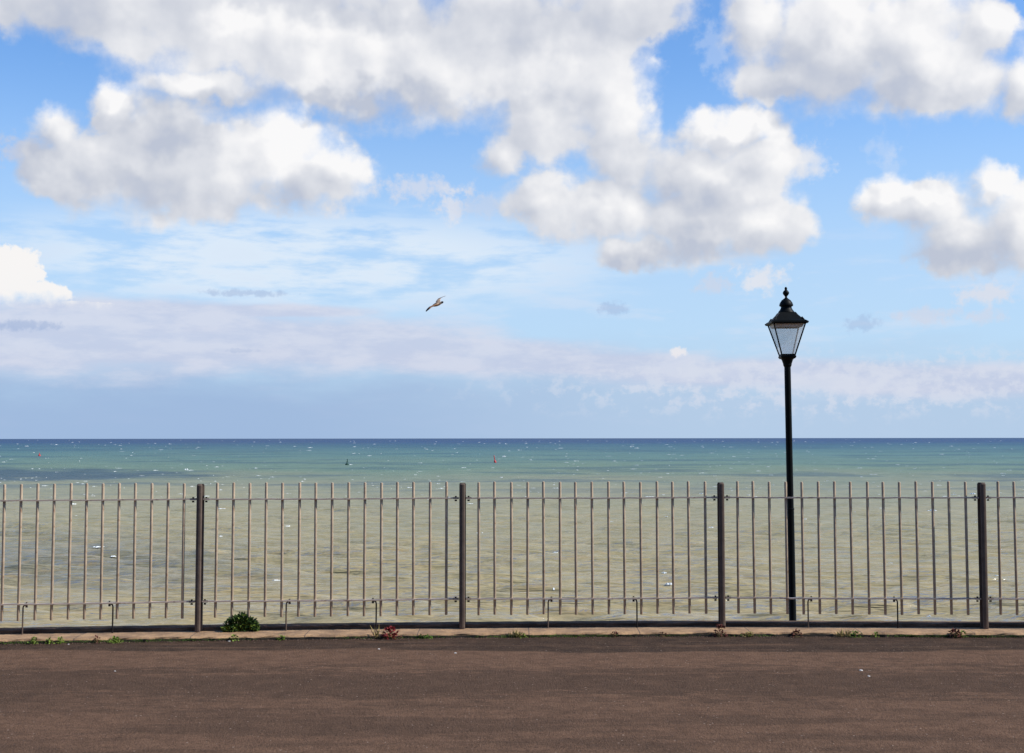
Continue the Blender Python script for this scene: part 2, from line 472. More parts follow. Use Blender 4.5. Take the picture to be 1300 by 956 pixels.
def post_mesh():
    """rolled rail section used as a post: rounded head towards the path, web, foot behind"""
    bm = bmesh.new()
    head = [(-.0225, -.020), (-.0225, -.030), (-.019, -.037), (-.012, -.0405), (0, -.042), (.012, -.0405), (.019, -.037), (.0225, -.030), (.0225, -.020), (.018, -.012)]
    sec = head + [(.007, -.008), (.007, .022), (.028, .027), (.028, .036), (-.028, .036), (-.028, .027), (-.007, .022), (-.007, -.008), (-.018, -.012)]
    zs = [-.08, 0, .4, .8, 1.205, 1.219]
    rings = []
    for i, z in enumerate(zs):
        f = 1 if i < 5 else .78
        rings.append([bm.verts.new((x * f, y * f, z)) for x, y in sec])
    for a, b in zip(rings, rings[1:]):
        for k in range(len(sec)):
            bm.faces.new((a[k], a[(k + 1) % len(sec)], b[(k + 1) % len(sec)], b[k]))
    bm.faces.new(rings[-1]); bm.faces.new(rings[0])
    return bm
post0 = None
def add_copy(o, parent, loc, rz=0.0, rot=None):
    c = o.copy(); COL.objects.link(c); c.parent = parent; c.location = loc
    c.rotation_euler = rot if rot else (0, 0, rz)
    return c

for i, p in enumerate(posts):
    rot = (random.uniform(-.004, .004), random.uniform(-.003, .003), random.uniform(-.02, .02))
    if post0 is None:
        post0 = link('post', post_mesh(), M_post, fence, p); post0.rotation_euler = rot
    else:
        add_copy(post0, fence, p, rot=rot)

RW, RT = .0195, .0055       # rail half width (depth) and half thickness
ZT, ZB = 1.093, .249
def picket_mesh(z0, z1, r=.0116):
    bm = bmesh.new()
    tube(bm, [(0, 0, z0), (0, 0, z0 + .004), (0, 0, z1 - .008), (0, 0, z1 - .003), (0, 0, z1)], [r * .85, r, r, r * .8, r * .35], n=16)
    return bm
pk = []
def bolt_lug():
    bm = bmesh.new()
    box(bm, (0, 0, 0), (.05, .030, .016), .003)
    tube(bm, [(0, 0, -.026), (0, 0, -.013)], .010, 6)
    tube(bm, [(0, 0, .007), (0, 0, .018)], .008, 6)
    return bm
bracket0 = None; bolt0 = None; stay_l = stay_r = None
extra = bmesh.new()
for b in range(len(posts) - 1):
    a, c = posts[b], posts[b + 1]
    ang = math.atan2(c.y - a.y, c.x - a.x)
    L = (c - a).length
    # rails
    dz0 = random.uniform(-.003, .003)
    for z in (ZT, ZB):
        bm = bmesh.new()
        N = 34
        rows = []
        dips = [random.uniform(-.0016, .0016) for _ in range(N + 1)]
        for i in range(N + 1):
            t = .03 / L + (1 - .06 / L) * i / N
            q = a.lerp(c, t); zz = z + dips[i] - .004 * math.sin(math.pi * t)
            nrm = Vector((-math.sin(ang), math.cos(ang), 0))
            rows.append([bm.verts.new(q + nrm * s * RW + Vector((0, 0, zz + u * RT))) for s, u in ((-1, -1), (1, -1), (1, 1), (-1, 1))])
        for r1, r2 in zip(rows, rows[1:]):
            for k in range(4): bm.faces.new((r1[k], r1[(k + 1) % 4], r2[(k + 1) % 4], r2[k]))
        bm.faces.new(rows[0]); bm.faces.new(rows[-1])
        link('rail', bm, M_rail, fence)
        # lugs bolted each side of the posts
        for s, off in ((0, .052), (1, -.056)):
            q = a.lerp(c, off / L) if s == 0 else a.lerp(c, 1 + off / L)
            loc = (q.x, q.y, z - .001)
            if bracket0 is None:
                bracket0 = link('bracket', bolt_lug(), M_iron, fence, loc); bracket0.rotation_euler = (0, 0, ang)
            else:
                add_copy(bracket0, fence, loc, ang)
    # upright bars
    vis = 1 <= b <= 5
    for i in range(1, 16):
        q = a.lerp(c, i / 16 + random.uniform(-.0007, .0007))
        z0 = .113 + random.uniform(-.002, .002); z1 = 1.228 + random.uniform(-.003, .004)
        if vis:
            if not pk:
                o = link('upright_bar', picket_mesh(.113, 1.228), M_picket, fence, q, smooth=True); pk.append(o)
            else:
                o = add_copy(pk[0], fence, q)
            o.location.z = z1 - 1.228
            o.rotation_euler = (random.uniform(-.004, .004), random.uniform(-.0035, .0035), random.uniform(0, 6))
        else:
            tube(extra, [(q.x, q.y, z0), (q.x, q.y, z1)], .0116, 12)
    # stays under the lower rail
    for f, sgn in (((363 - 253) / 334, 1), ((477 - 253) / 334, -1)):
        q = a.lerp(c, f)
        bm = bmesh.new()
        ln = random.uniform(-.004, .006) * sgn
        tube(bm, [(-ln, 0, -.05), (0, 0, .12), (0, 0, ZB - .035), (sgn * .004, 0, ZB - .018), (sgn * .016, 0, ZB - .0115), (sgn * .034, 0, ZB - .0115)],
             [.0062] * 6, 8)
        tube(bm, [(sgn * .028, 0, ZB - .030), (sgn * .028, 0, ZB - .014)], .0095, 6)
        tube(bm, [(sgn * .028, 0, ZB + .006), (sgn * .028, 0, ZB + .014)], .007, 6)
        o = link('stay', bm, M_iron if sgn < 0 else M_post, fence, q); o.rotation_euler = (0, 0, ang)
tag(link('outer_bars', extra, M_picket, fence), kind='stuff')

# ------------------------------------------------------------------ street lamp
LD = 14.5
K = LD / F * 1.0
ltop = at(997.6, 364.3, LD); lbot = at(1006.5, 792, LD)
axis = (ltop - lbot).normalized()
base = lbot - axis * ((lbot.z + 1.02) / axis.z)
lamp = empty('street_lamp', base, 'tall black street lamp with a four sided glass lantern standing behind the railings', 'street lamp')
lamp.rotation_euler = (0, math.atan2(axis.x, axis.z), 0)
px0 = 364.3
def lz(py):      # photo row -> height along the lamp
    p = at(1000, py, LD); return (p.z - base.z) / axis.z
bm = bmesh.new()
j = lz(646)
lathe(bm, [(.075, 0), (.075, .35), (.06, .38), (.052, .42), (.037, .46), (.0365, j - .012), (.040, j - .008), (.040, j + .004), (.0345, j + .008), (.033, lz(463))], 28)
link('pole', bm, M_lamp, lamp, smooth=True)
bm = bmesh.new()
lathe(bm, [(.034, lz(466)), (.044, lz(463.5)), (.044, lz(462)), (.047, lz(461)), (.058, lz(457)), (.072, lz(455))], 24)
square_loft(bm, [(.066, lz(455.5)), (.078, lz(454)), (.078, lz(452.5)), (.070, lz(450.6))])
link('lantern_base', bm, M_lamp, lamp)
zt, zb = lz(411.5), lz(451.0)
ht, hb = .163, .068        # half widths of the glazed box at top and bottom
# frame bars
fr = bmesh.new()
for sx in (-1, 1):
    for sy in (-1, 1):
        tube(fr, [(sx * hb, sy * hb, zb), (sx * ht, sy * ht, zt)], .0075, 6)
        tube(fr, [(sx * ht, sy * ht, zt), (sx * (ht + .018), sy * (ht + .018), zt + .006), (sx * (ht + .026), sy * (ht + .026), zt + .016)], [.008, .010, .005], 8)
for a, b in (((-1, -1), (1, -1)), ((1, -1), (1, 1)), ((1, 1), (-1, 1)), ((-1, 1), (-1, -1))):
    tube(fr, [(a[0] * hb, a[1] * hb, zb + .004), (b[0] * hb, b[1] * hb, zb + .004)], .007, 6)
    tube(fr, [(a[0] * ht, a[1] * ht, zt), (b[0] * ht, b[1] * ht, zt)], .007, 6)
frame = link('lantern_frame', fr, M_lamp, lamp)
for s in range(4):
    bm = bmesh.new()
    dz = (zt - zb); h1, h2 = hb - .004, ht - .004
    vs = [(-h1, -hb + .003, zb), (h1, -hb + .003, zb), (h2, -ht + .003, zt), (-h2, -ht + .003, zt)]
    vb = [(x, y + .003, z) for x, y, z in vs]
    A = [bm.verts.new(v) for v in vs]; B = [bm.verts.new(v) for v in vb]
    bm.faces.new(A); bm.faces.new(B)
    for k in range(4): bm.faces.new((A[k], A[(k + 1) % 4], B[(k + 1) % 4], B[k]))
    bmesh.ops.rotate(bm, verts=bm.verts, cent=(0, 0, 0), matrix=Matrix.Rotation(s * math.pi / 2, 3, 'Z'))
    link('glass_pane', bm, M_glass, lamp)
# roof and crown
bm = bmesh.new()
square_loft(bm, [(ht + .012, lz(411.8)), (ht + .020, lz(410.8)), (ht + .018, lz(408.6)), (ht - .010, lz(406.8)), (.125, lz(403.6)), (.098, lz(400)), (.084, lz(397.3)), (.078, lz(396.8))])
roof = link('lantern_roof', bm, M_lamp, lamp)
bm = bmesh.new()
for sx in (-1, 1):
    for sy in (-1, 1):
        bm = bmesh.new(); tube(bm, [(sx * (ht - .016), sy * (ht - .016), lz(407.3)), (sx * (ht - .030), sy * (ht - .030), lz(403.6))], [.013, .006], 8)
        link('roof_ornament', bm, M_lamp, roof)
bm = bmesh.new()
lathe(bm, [(.080, lz(397.5)), (.084, lz(396.6)), (.080, lz(395.4)), (.066, lz(393.5)), (.056, lz(391)), (.056, lz(389.4)), (.070, lz(388.6)), (.072, lz(387.4)),
           (.064, lz(384.5)), (.047, lz(381.4)), (.026, lz(379.4)), (.012, lz(378)), (.011, lz(376.5)), (.020, lz(375.2)), (.032, lz(373)), (.033, lz(371.4)),
           (.024, lz(369.4)), (.012, lz(368.2)), (.013, lz(367)), (.014, lz(365.8)), (.008, lz(364.5)), (.001, lz(364.2))], 28)
link('finial', bm, M_lamp, lamp, smooth=True)
# inside: white reflector tray with a dark lamp holder
bm = bmesh.new()
square_loft(bm, [(ht - .010, lz(411.2)), (ht - .008, lz(410.4)), (.05, lz(409.6))])
refl = link('reflector', bm, M_cream, lamp)
bm = bmesh.new()
for s in range(4):
    b2 = bmesh.new()
b2.free()
square_loft(bm, [(ht - .012, lz(411.6)), (ht - .026, lz(416.0)), (ht - .030, lz(416.0)), (ht - .016, lz(411.6))], cap=False)
link('reflector_skirt', bm, M_cream, refl)
bm = bmesh.new()
lathe(bm, [(.085, lz(411.5)), (.088, lz(412.6)), (.080, lz(413.6)), (.05, lz(413.9)), (.028, lz(414.5)), (.02, lz(416))], 24)
link('lamp_holder', bm, M_iron, lamp, smooth=True)

# ------------------------------------------------------------------ weeds
def leaf(bm, p, d, n, L, W, fold=.25):
    d = d.normalized(); s = d.cross(n)
    if s.length < 1e-4: s = d.cross(Vector((1, 0, .3)))
    s.normalize(); nn = s.cross(d).normalized()
    a = bm.verts.new(p); m1 = bm.verts.new(p + d * L * .5 + s * W * .5 + nn * W * fold); m2 = bm.verts.new(p + d * L * .5 - s * W * .5 + nn * W * fold)
    e = bm.verts.new(p + d * L - nn * L * .12); c = bm.verts.new(p + d * L * .5)
    bm.faces.new((a, m1, c)); bm.faces.new((a, c, m2)); bm.faces.new((m1, e, c)); bm.faces.new((c, e, m2))
def rv(): return Vector((random.gauss(0, 1), random.gauss(0, 1), random.gauss(0, 1))).normalized()

def clump(px, py, wpx, hpx, mat, n, leafpx, label, cat, Y=None, grass=False, group=None, zbase=None, name='weed', depth=.7, parts=None):
    zb_ = zbase if zbase is not None else 0.0
    wpx *= 1.05; hpx *= 1.0
    if Y is None:
        p = at(px, py, 11.6); p = at(px, py, sm_y(p.x) - .30 - .004 * max(0, 806 - py)); p.z = zb_
    else:
        p = at(px, py, Y); p.z = zb_
    s = p.y / F
    w, h, l = wpx * s, hpx * s, leafpx * s
    root = empty(name, p, label, cat, group)
    bm = bmesh.new(); st = bmesh.new()
    for _ in range(n):
        if grass:
            r = Vector((random.gauss(0, .25) * w, random.gauss(0, .2) * w * depth * .5, 0))
            d = Vector((random.gauss(0, .35), random.gauss(0, .35), 1)).normalized()
            leaf(bm, r, d, rv(), h * random.uniform(.5, 1.1), l * .35, .1)
        else:
            a = random.uniform(0, 6.28); rr = math.sqrt(random.random()); z = random.random()
            lim = math.sqrt(max(0, 1 - (z * .95) ** 2))
            q = Vector((math.cos(a) * rr * lim * w * .5, math.sin(a) * rr * lim * w * .5 * depth, z * h * .88))
            d = (Vector((q.x, q.y, q.z * .6)) + rv() * w * .35)
            leaf(bm, q, d, Vector((0, 0, 1)) + rv() * .6, l * random.uniform(.6, 1.2), l * random.uniform(.5, .9), random.uniform(-.1, .35))
            if random.random() < .12:
                tube(st, [(q.x * .15, q.y * .15, 0), (q.x * .6, q.y * .6, q.z * .6), q], [.0022, .0018, .001], 5)
    link('blades' if grass else 'foliage', bm, mat, root)
    if st.verts: link('stem', st, M_dry if mat in (M_red, M_redbrown) else M_leaf2, root)
    else: st.free()
    return root

def big_weed():
    Y = 11.78
    p = at(306, 798, Y); s = Y / F * .9
    root = empty('leafy_weed', (p.x, Y, 0), 'bushy dark green leafy weed growing on the kerb right of the leftmost tall post', 'weed')
    bm = bmesh.new(); br = bmesh.new(); st = bmesh.new()
    lobes = [((-15, 11), 9, 9), ((-6, 17), 10, 10), ((2, 20), 9, 10), ((9, 15), 8, 9), ((16, 11), 8.5, 9), ((-10, 6), 9, 6), ((4, 7), 12, 7), ((20, 5), 5, 6), ((-20, 5), 5, 5)]
    for (cx, cz), rx, rz_ in lobes:
        cx *= .92; cz *= .80; rz_ *= .80; rx *= .93
        c = Vector((cx * s, random.uniform(-.02, .02), cz * s))
        tube(st, [(c.x * .2, 0, 0), (c.x * .6, c.y * .5, c.z * .5), c], [.004, .003, .002], 6)
        for _ in range(230):
            u = rv() * random.random() ** .28 * random.uniform(.85, 1.12)
            q = c + Vector((u.x * rx * s, u.y * 8 * s, u.z * rz_ * s))
            if q.z < .003: q.z = random.uniform(.003, .03)
            d = (q - Vector((p.x * 0, 0, .02))) + rv() * .05
            tgt = br if (q.z < .055 and q.y < .01 and random.random() < .5) or random.random() < .05 else bm
            leaf(tgt, q, d, Vector((0, -.2, 1)) + rv() * .7, random.uniform(.014, .034), random.uniform(.010, .020), random.uniform(-.1, .4))
    link('foliage', bm, M_leaf, root); o = link('young_leaves', br, M_leaf2, root); link('stem', st, M_leaf2, root)
    o['label'] = 'bright yellow green young leaves low on the weed'
big_weed()

G = None
clump(297, 807, 9, 8, M_leaf2, 40, 3.5, 'small pale green sprig on the kerb just below the bushy weed', 'weed', zbase=PZ)
clump(357, 806.5, 9, 6, M_leaf2, 40, 3.5, 'small bright green rosette at the kerb foot right of the bushy weed', 'weed', zbase=PZ)
clump(496, 808, 21, 15, M_red, 130, 4.5, 'spreading crimson leaved weed sprawling over the kerb left of the second tall post', 'weed', zbase=PZ)
clump(478, 806, 12, 20, M_dry, 16, 3.5, 'thin dry stalks with tiny leaves beside the crimson weed', 'dry weed', grass=True, zbase=PZ)
clump(914, 806, 15, 15, M_redbrown, 80, 4, 'small dark red brown weed at the foot of the third tall post', 'weed', zbase=PZ)
clump(1011, 805, 12, 9, M_redbrown, 60, 3.5, 'small blackish spiky weed on the kerb in front of the street lamp', 'weed', zbase=PZ)
clump(1213, 806.5, 17, 10, M_redbrown, 110, 4, 'flat dark maroon weed on the kerb left of the rightmost tall post', 'weed', zbase=PZ)
clump(1223, 806, 7, 9, M_leaf2, 24, 3, 'small green sprig beside the flat maroon weed', 'weed', zbase=PZ)
clump(655, 806, 15, 13, M_dry, 40, 3, 'straw coloured grass tuft at the kerb right of the second tall post', 'grass tuft', grass=True, zbase=PZ)
clump(662, 806.5, 10, 6, M_leaf2, 40, 3, 'short green weed mixed in beside the straw coloured grass tuft', 'weed', zbase=PZ)
clump(1070, 805, 18, 11, M_dry, 60, 3, 'yellow dry grass tuft on the kerb right of the street lamp', 'grass tuft', grass=True, zbase=PZ)
clump(1086, 806, 20, 7, M_moss, 90, 3, 'yellowish green mossy tuft next to the yellow dry grass', 'weed', zbase=PZ)
clump(146, 813, 20, 7, M_leaf2, 130, 3, 'bright green grassy cushion at the kerb foot near the left end', 'grass tuft', zbase=PZ)
clump(122, 813, 10, 9, M_redbrown, 30, 3, 'sparse brown weed left of the bright green grassy cushion', 'weed', zbase=PZ)
clump(43, 815, 11, 9, M_leaf2, 50, 3.2, 'leftmost pale green sprig at the kerb foot', 'weed', zbase=PZ)
clump(63, 814, 9, 7, M_leaf2, 40, 3.2, 'second pale green sprig from the left at the kerb foot', 'weed', zbase=PZ)
clump(77, 814, 8, 7, M_leaf2, 36, 3.2, 'third pale green sprig from the left at the kerb foot', 'weed', zbase=PZ)
clump(540, 807, 22, 4, M_moss, 90, 3, 'low green and straw weed patch right of the crimson weed', 'weed', zbase=PZ)
clump(950, 805.5, 16, 6, M_dry, 60, 3, 'low yellowish weed at the kerb foot between third post and street lamp', 'weed', zbase=PZ)
clump(780, 806, 9, 7, M_redbrown, 30, 3, 'tiny brown weed against the kerb midway between second and third tall posts', 'weed', zbase=PZ)
clump(1112, 806, 8, 6, M_leaf2, 30, 3, 'tiny green sprig right of the yellowish mossy tuft', 'weed', zbase=PZ)
clump(842, 806, 8, 6, M_redbrown, 24, 3, 'tiny red brown sprig left of the third tall post', 'weed', zbase=PZ)

def moss():
    bm = bmesh.new()
    x = -7.5
    while x < 7.5:
        n_ = math.sin(x * 1.7 + 1) + math.sin(x * 4.1) * .8 + math.sin(x * 9.3 + 2) * .5
        dens = max(0, min(1, .5 + n_ * .45))
        y = sm_y(x) - .292
        for _ in range(int(12 * dens)):
            q = Vector((x + random.uniform(0, .02), y - abs(random.gauss(0, .014)), PZ + random.uniform(0, .018)))
            leaf(bm, q, Vector((random.gauss(0, 1), random.gauss(-.4, .6), random.uniform(.1, 1))), Vector((0, 0, 1)) + rv() * .5, random.uniform(.006, .014), random.uniform(.005, .011))
        x += .02
    tag(link('moss', bm, M_moss), kind='stuff', label='thin line of moss in the joint between kerb and path', cat='moss')
moss()
def grit():
    """soil and grit gathered in the gutter"""
    bm = bmesh.new(); x = -8
    while x < 8:
        y = sm_y(x) - .292
        for _ in range(3):
            s_ = random.uniform(.002, .006)
            m = Matrix.Translation((x + random.uniform(0, .03), y - abs(random.gauss(0, .025)), PZ + s_ * .4)) @ Matrix.Rotation(random.uniform(0, 3), 4, rv()) @ Matrix.Diagonal((s_, s_ * .8, s_ * .6, 1))
            bmesh.ops.create_icosphere(bm, subdivisions=1, radius=1, matrix=m)
        x += .03
    tag(link('gutter_grit', bm, M_rock), kind='stuff', label='dark grit gathered along the kerb foot', cat='grit')
grit()

def chip(px, py, w, label):
    p = on_z(px, py, PZ + .003); s = p.y / F * w * .5
    bm = bmesh.new()
    bmesh.ops.create_icosphere(bm, subdivisions=2, radius=1, matrix=Matrix.Diagonal((s, s * .7, s * .35, 1)))
    for v in bm.verts: v.co *= random.uniform(.82, 1.12)
    tag(link('stone_chip', bm, M_stone, loc=p), label, 'stone chip', 'pale stone chips on the path')
chip(1093, 851, 5, 'largest pale stone chip on the path, below and right of the street lamp')
chip(578, 829, 3.4, 'pale stone chip on the path below the second tall post')
chip(481, 824, 3.4, 'pale stone chip on the path below the crimson weed')
chip(1103, 858.5, 4, 'pale stone chip nearest the viewer')
chip(291, 814, 3.4, 'pale stone chip at the gutter below the bushy weed')
chip(87, 818, 2.6, 'pale stone chip at the gutter near the left end of the path')
chip(146, 852, 3.2, 'pale stone chip low on the left part of the path')

# ------------------------------------------------------------------ buoys
def buoy(px, py, hue, label, wm, bh, mast, cone=False, tilt=0.0):
    wm *= .8; bh *= .8; mast *= .85
    p = on_z(px, py, SEA)
    col = (.55, .03, .03) if hue == 'red' else (.008, .05, .03)
    m = simple(hue + '_buoy_paint', col, .5, .2, 2)
    root = empty('navigation_buoy', (p.x, p.y, SEA), label, 'buoy', 'navigation buoys out at sea')
    root.rotation_euler = (0, tilt, 0)
    bm = bmesh.new()
    lathe(bm, [(wm * .42, -.4), (wm * .5, 0), (wm * .5, bh * .45), (wm * .36, bh * .8), (wm * .12, bh)], 16)
    link('float', bm, m, root, smooth=True)
    bm = bmesh.new()
    for k in range(3):
        a = k * 2.09 + .4
        tube(bm, [(math.cos(a) * wm * .3, math.sin(a) * wm * .3, bh * .7), (math.cos(a) * .12, math.sin(a) * .12, bh + mast * .75)], .08, 6)
    tube(bm, [(0, 0, bh * .9), (0, 0, bh + mast)], .14, 8)
    link('mast', bm, m, root)
    bm = bmesh.new()
    if cone: lathe(bm, [(.45, bh + mast * .55), (.3, bh + mast * .8), (.05, bh + mast * 1.05)], 12)
    else: lathe(bm, [(.3, bh + mast * .8), (.3, bh + mast), (.1, bh + mast * 1.05)], 12)
    link('topmark', bm, m, root)
buoy(50, 579, 'red', 'small red buoy far out near the left edge of the sea', 2.6, 1.9, 1.6)
buoy(440.5, 590.3, 'green', 'dark green buoy with a thin mast left of centre', 2.7, 1.3, 2.6, tilt=.06)
buoy(628.7, 587.4, 'red', 'red buoy with a tall leaning mast near the middle of the sea', 1.9, 2.0, 3.4, tilt=-.18)

# ------------------------------------------------------------------ gull
def gull():
    Y = 42.0
    m, n, b = material('gull_plumage')
    ob = n.node('ShaderNodeTexCoord').outputs['Object']
    x, y, z = n.xyz(ob)
    f = n.noise(ob, 18, 4)
    c = n.mix(n.ss(f, .3, .7), (.36, .22, .13), (.62, .46, .32))
    c = n.mix(n.ss(z, .0, -.03, 0, .75), c, (.16, .06, .025))
    c = n.mix(n.ss(x, -.19, -.235), c, (.022, .02, .024))
    c = n.mix(n.ss(x, .125, .155), c, (.03, .025, .028))
    c = n.mix(n.ss(z, .16, .20), c, (.16, .13, .13))
    n.put(b.inputs['Base Color'], c); b.inputs['Roughness'].default_value = .8; b.inputs['Specular IOR Level'].default_value = .1
    org = at(555, 386, Y)
    def P(px, py, dy): return at(px, py, Y + dy) - org
    bm = bmesh.new()
    A, B = P(548.6, 388.6, .05), P(563, 383.2, -.05)
    # body, a spindle along A-B with a head end
    prof = [(0, .008), (.08, .030), (.2, .048), (.38, .060), (.55, .060), (.7, .046), (.8, .036), (.87, .038), (.94, .030), (1.0, .010)]
    tube(bm, [A.lerp(B, t) for t, _ in prof], [r for _, r in prof], 12)
    ax = (B - A).normalized()
    def wing(pts, chords, th):
        rings = []
        for i, (p, c_) in enumerate(zip(pts, chords)):
            t = (pts[min(i + 1, len(pts) - 1)] - pts[max(i - 1, 0)]).normalized()
            nn = ax.cross(t).normalized(); ch = t.cross(nn).normalized()
            rings.append([bm.verts.new(p + ch * c_ * u + nn * th[i] * v) for u, v in ((-.5, .1), (-.25, .8), (.1, 1), (.4, .6), (.5, 0), (.4, -.5), (.1, -.5), (-.25, -.3))])
        for r1, r2 in zip(rings, rings[1:]):
            for k in range(8): bm.faces.new((r1[k], r1[(k + 1) % 8], r2[(k + 1) % 8], r2[k]))
        bm.faces.new(rings[0]); bm.faces.new(rings[-1])
    wing([P(555, 386.5, 0), P(550.5, 387.6, -.14), P(546.5, 389.3, -.26), P(543.5, 392.2, -.36), P(540.8, 395.2, -.44)], [.17, .17, .16, .13, .05], [.036, .034, .030, .024, .014])
    wing([P(556, 385.5, 0), P(556, 381.8, .12), P(558, 378.8, .22), P(561.5, 377.3, .34), P(566, 375.6, .46)], [.17, .16, .13, .09, .02], [.022, .018, .014, .010, .006])
    bmesh.ops.recalc_face_normals(bm, faces=bm.faces)
    me = bpy.data.meshes.new('tmp'); bm.to_mesh(me); bm.free()
    o = bpy.data.objects.new('tmp', me); COL.objects.link(o)
    md = o.modifiers.new('r', 'REMESH'); md.mode = 'VOXEL'; md.voxel_size = .008
    bpy.context.view_layer.update()
    ev = o.evaluated_get(bpy.context.evaluated_depsgraph_get())
    me2 = bpy.data.meshes.new_from_object(ev)
    bpy.data.objects.remove(o)
    for p in me2.polygons: p.use_smooth = True
    me2.materials.clear(); me2.materials.append(m); me2.name = 'gull'
    g = bpy.data.objects.new('gull', me2); COL.objects.link(g); g.location = org
    tag(g, 'brown and white gull with dark wing tips flying over the sea', 'gull')
gull()

# ------------------------------------------------------------------ light
EL, AZ = math.radians(43), math.radians(96.5)     # azimuth from +Y towards +X
sd = Vector((math.sin(AZ) * math.cos(EL), math.cos(AZ) * math.cos(EL), math.sin(EL)))
sl = bpy.data.lights.new('sun', 'SUN'); sl.energy = 5.0; sl.angle = math.radians(.55); sl.color = (1, .95, .87)
so = bpy.data.objects.new('sun', sl); COL.objects.link(so)
so.rotation_euler = sd.to_track_quat('Z', 'Y').to_euler()

# ------------------------------------------------------------------ sky and clouds
world = bpy.data.worlds.new('World'); S.world = world; world.use_nodes = True
wt = world.node_tree; N = NT(wt)
bg = wt.nodes['Background']; STR = .1; bg.inputs['Strength'].default_value = STR
sky = N.node('ShaderNodeTexSky', sky_type='NISHITA', sun_disc=False, sun_elevation=EL, sun_rotation=AZ,
             altitude=0, air_density=1.0, dust_density=.6, ozone_density=1.6)
gen = N.node('ShaderNodeTexCoord').outputs['Generated']
dx, dy_, dz = N.xyz(gen)
U = N.m('MULTIPLY', N.m('ARCTAN2', dx, dy_), 17.81)
V = N.m('MULTIPLY', N.m('ARCSINE', dz), 17.81)
P0 = N.cxyz(U, V)
def uv(px, py):
    d = ray(px, py); return math.atan2(d.x, d.y) * 17.81, math.asin(d.z) * 17.81

CUM = [  # (px, py, rx, ry) of the cumulus masses
 (20,-30,120,62),(150,-10,120,78),(260,20,140,95),(370,40,130,95),(470,60,150,92),(560,95,110,66),(650,60,150,105),(690,140,66,66),(745,100,84,84),(800,0,84,58),(775,150,60,46),(640,195,35,30),
 (150,138,34,36),(72,168,36,34),(110,215,76,50),(215,220,140,58),(215,165,80,50),(290,220,90,52),(250,110,90,26),(320,195,110,58),(400,225,70,44),(432,212,44,34),
 (930,172,70,38),(965,205,68,36),(880,220,95,46),(800,205,60,46),(770,265,105,44),(690,252,52,34),(880,280,120,56),(920,235,80,60),(970,285,60,42),(815,318,60,26),
 (965,30,50,66),(1050,50,110,88),(1160,40,100,86),(1180,85,100,60),(1235,105,54,42),(1010,100,80,32),(1298,110,32,40),(1250,30,40,40),
 (1128,250,34,26),(1180,262,76,36),(1262,240,30,32),(1300,285,60,52),(1230,305,76,40)]
def group_field(hi_):
    g = bpy.data.node_groups.new('cloud_field', 'ShaderNodeTree')
    g.interface.new_socket('P', in_out='INPUT', socket_type='NodeSocketVector')
    g.interface.new_socket('D', in_out='OUTPUT', socket_type='NodeSocketFloat')
    n = NT(g); gi = n.node('NodeGroupInput'); go = n.node('NodeGroupOutput')
    p = gi.outputs[0]
    w1 = n.scale(n.v('SUBTRACT', n.noise(p, 1.7, 3, .55, '2D', out='Color'), (.5, .5, .5)), .34)
    w2 = n.scale(n.v('SUBTRACT', n.noise(p, 6.0, 4, .6, '2D', out='Color'), (.5, .5, .5)), .16)
    q = n.v('ADD', p, w1)
    if hi_: q = n.v('ADD', q, w2)
    cur = None
    for px, py, rx, ry in CUM:
        cu, cv = uv(px, py); a, b = 100 / rx, 100 / ry
        s = n.v('MULTIPLY_ADD', q, (a, b, 0), (-cu * a, -cv * b, 0))
        L = n.v('LENGTH', s)
        if cur is None: cur = L
        else:
            cur = n.m('SMOOTH_MIN', cur, L, .18)
    M = n.m('SUBTRACT', 1.0, cur)
    f = n.noise(n.v('ADD', p, (3.1, 7.7, 0)), 2.4, 8 if hi_ else 3, .56 if hi_ else .45, '2D')
    D = n.m('ADD', n.m('ADD', M, .03), n.m('MULTIPLY', n.m('SUBTRACT', f, .5), .62))
    n.put(go.inputs[0], D)
    return g
FG = group_field(True); FL = group_field(False)
def field(vec, g=None):
    n = N.node('ShaderNodeGroup'); n.node_tree = g or FG; N.put(n.inputs[0], vec); return n.outputs[0]
k = 1 / STR
def C(r, g, b): return tuple(c * k for c in lin(r, g, b))

D = field(P0)
D1 = field(P0, FL)
D2 = field(N.v('ADD', P0, (.17, .16, 0)), FL)
# clear air
base = sky.outputs[0]
base = N.mix(1.0, base, (.98, 1.38, 1.85), 'MULTIPLY')
# pale veil of the lower sky, thickening towards the horizon
veil = N.ss(V, 5.0, 1.5, 0, .74)
base = N.mix(veil, base, C(192, 218, 245))
# high thin streaks
sp = N.v('MULTIPLY', P0, (.28, 1.3, 1))
st = N.noise(sp, 2.6, 7, .58, '2D')
u1, v1 = uv(380, 330)
win = N.ss(N.v('LENGTH', N.v('MULTIPLY', N.v('SUBTRACT', P0, (u1, v1, 0)), (.20, 1.35, 0))), 1.15, .35)
base = N.mix(N.m('MULTIPLY', N.ss(st, .30, .58), N.m('MULTIPLY', win, .85)), base, C(226, 238, 250))
base = N.mix(N.m('MULTIPLY', N.ss(st, .50, .72), N.m('MULTIPLY', N.ss(V, 3.0, 1.6), .45)), base, C(214, 226, 244))
# distant haze bank above the horizon
bankn = N.noise(N.v('MULTIPLY', P0, (.35, 1.2, 1)), 1.8, 6, .55, '2D')
hz = N.m('ADD', V, N.m('MULTIPLY', N.m('SUBTRACT', bankn, .5), .7))
right = N.ss(U, -3.5, 3.0)
hzc = N.mix(right, C(156, 182, 219), C(180, 203, 230))
base = N.mix(N.ss(hz, 1.40, .35, 0, .88), base, hzc)
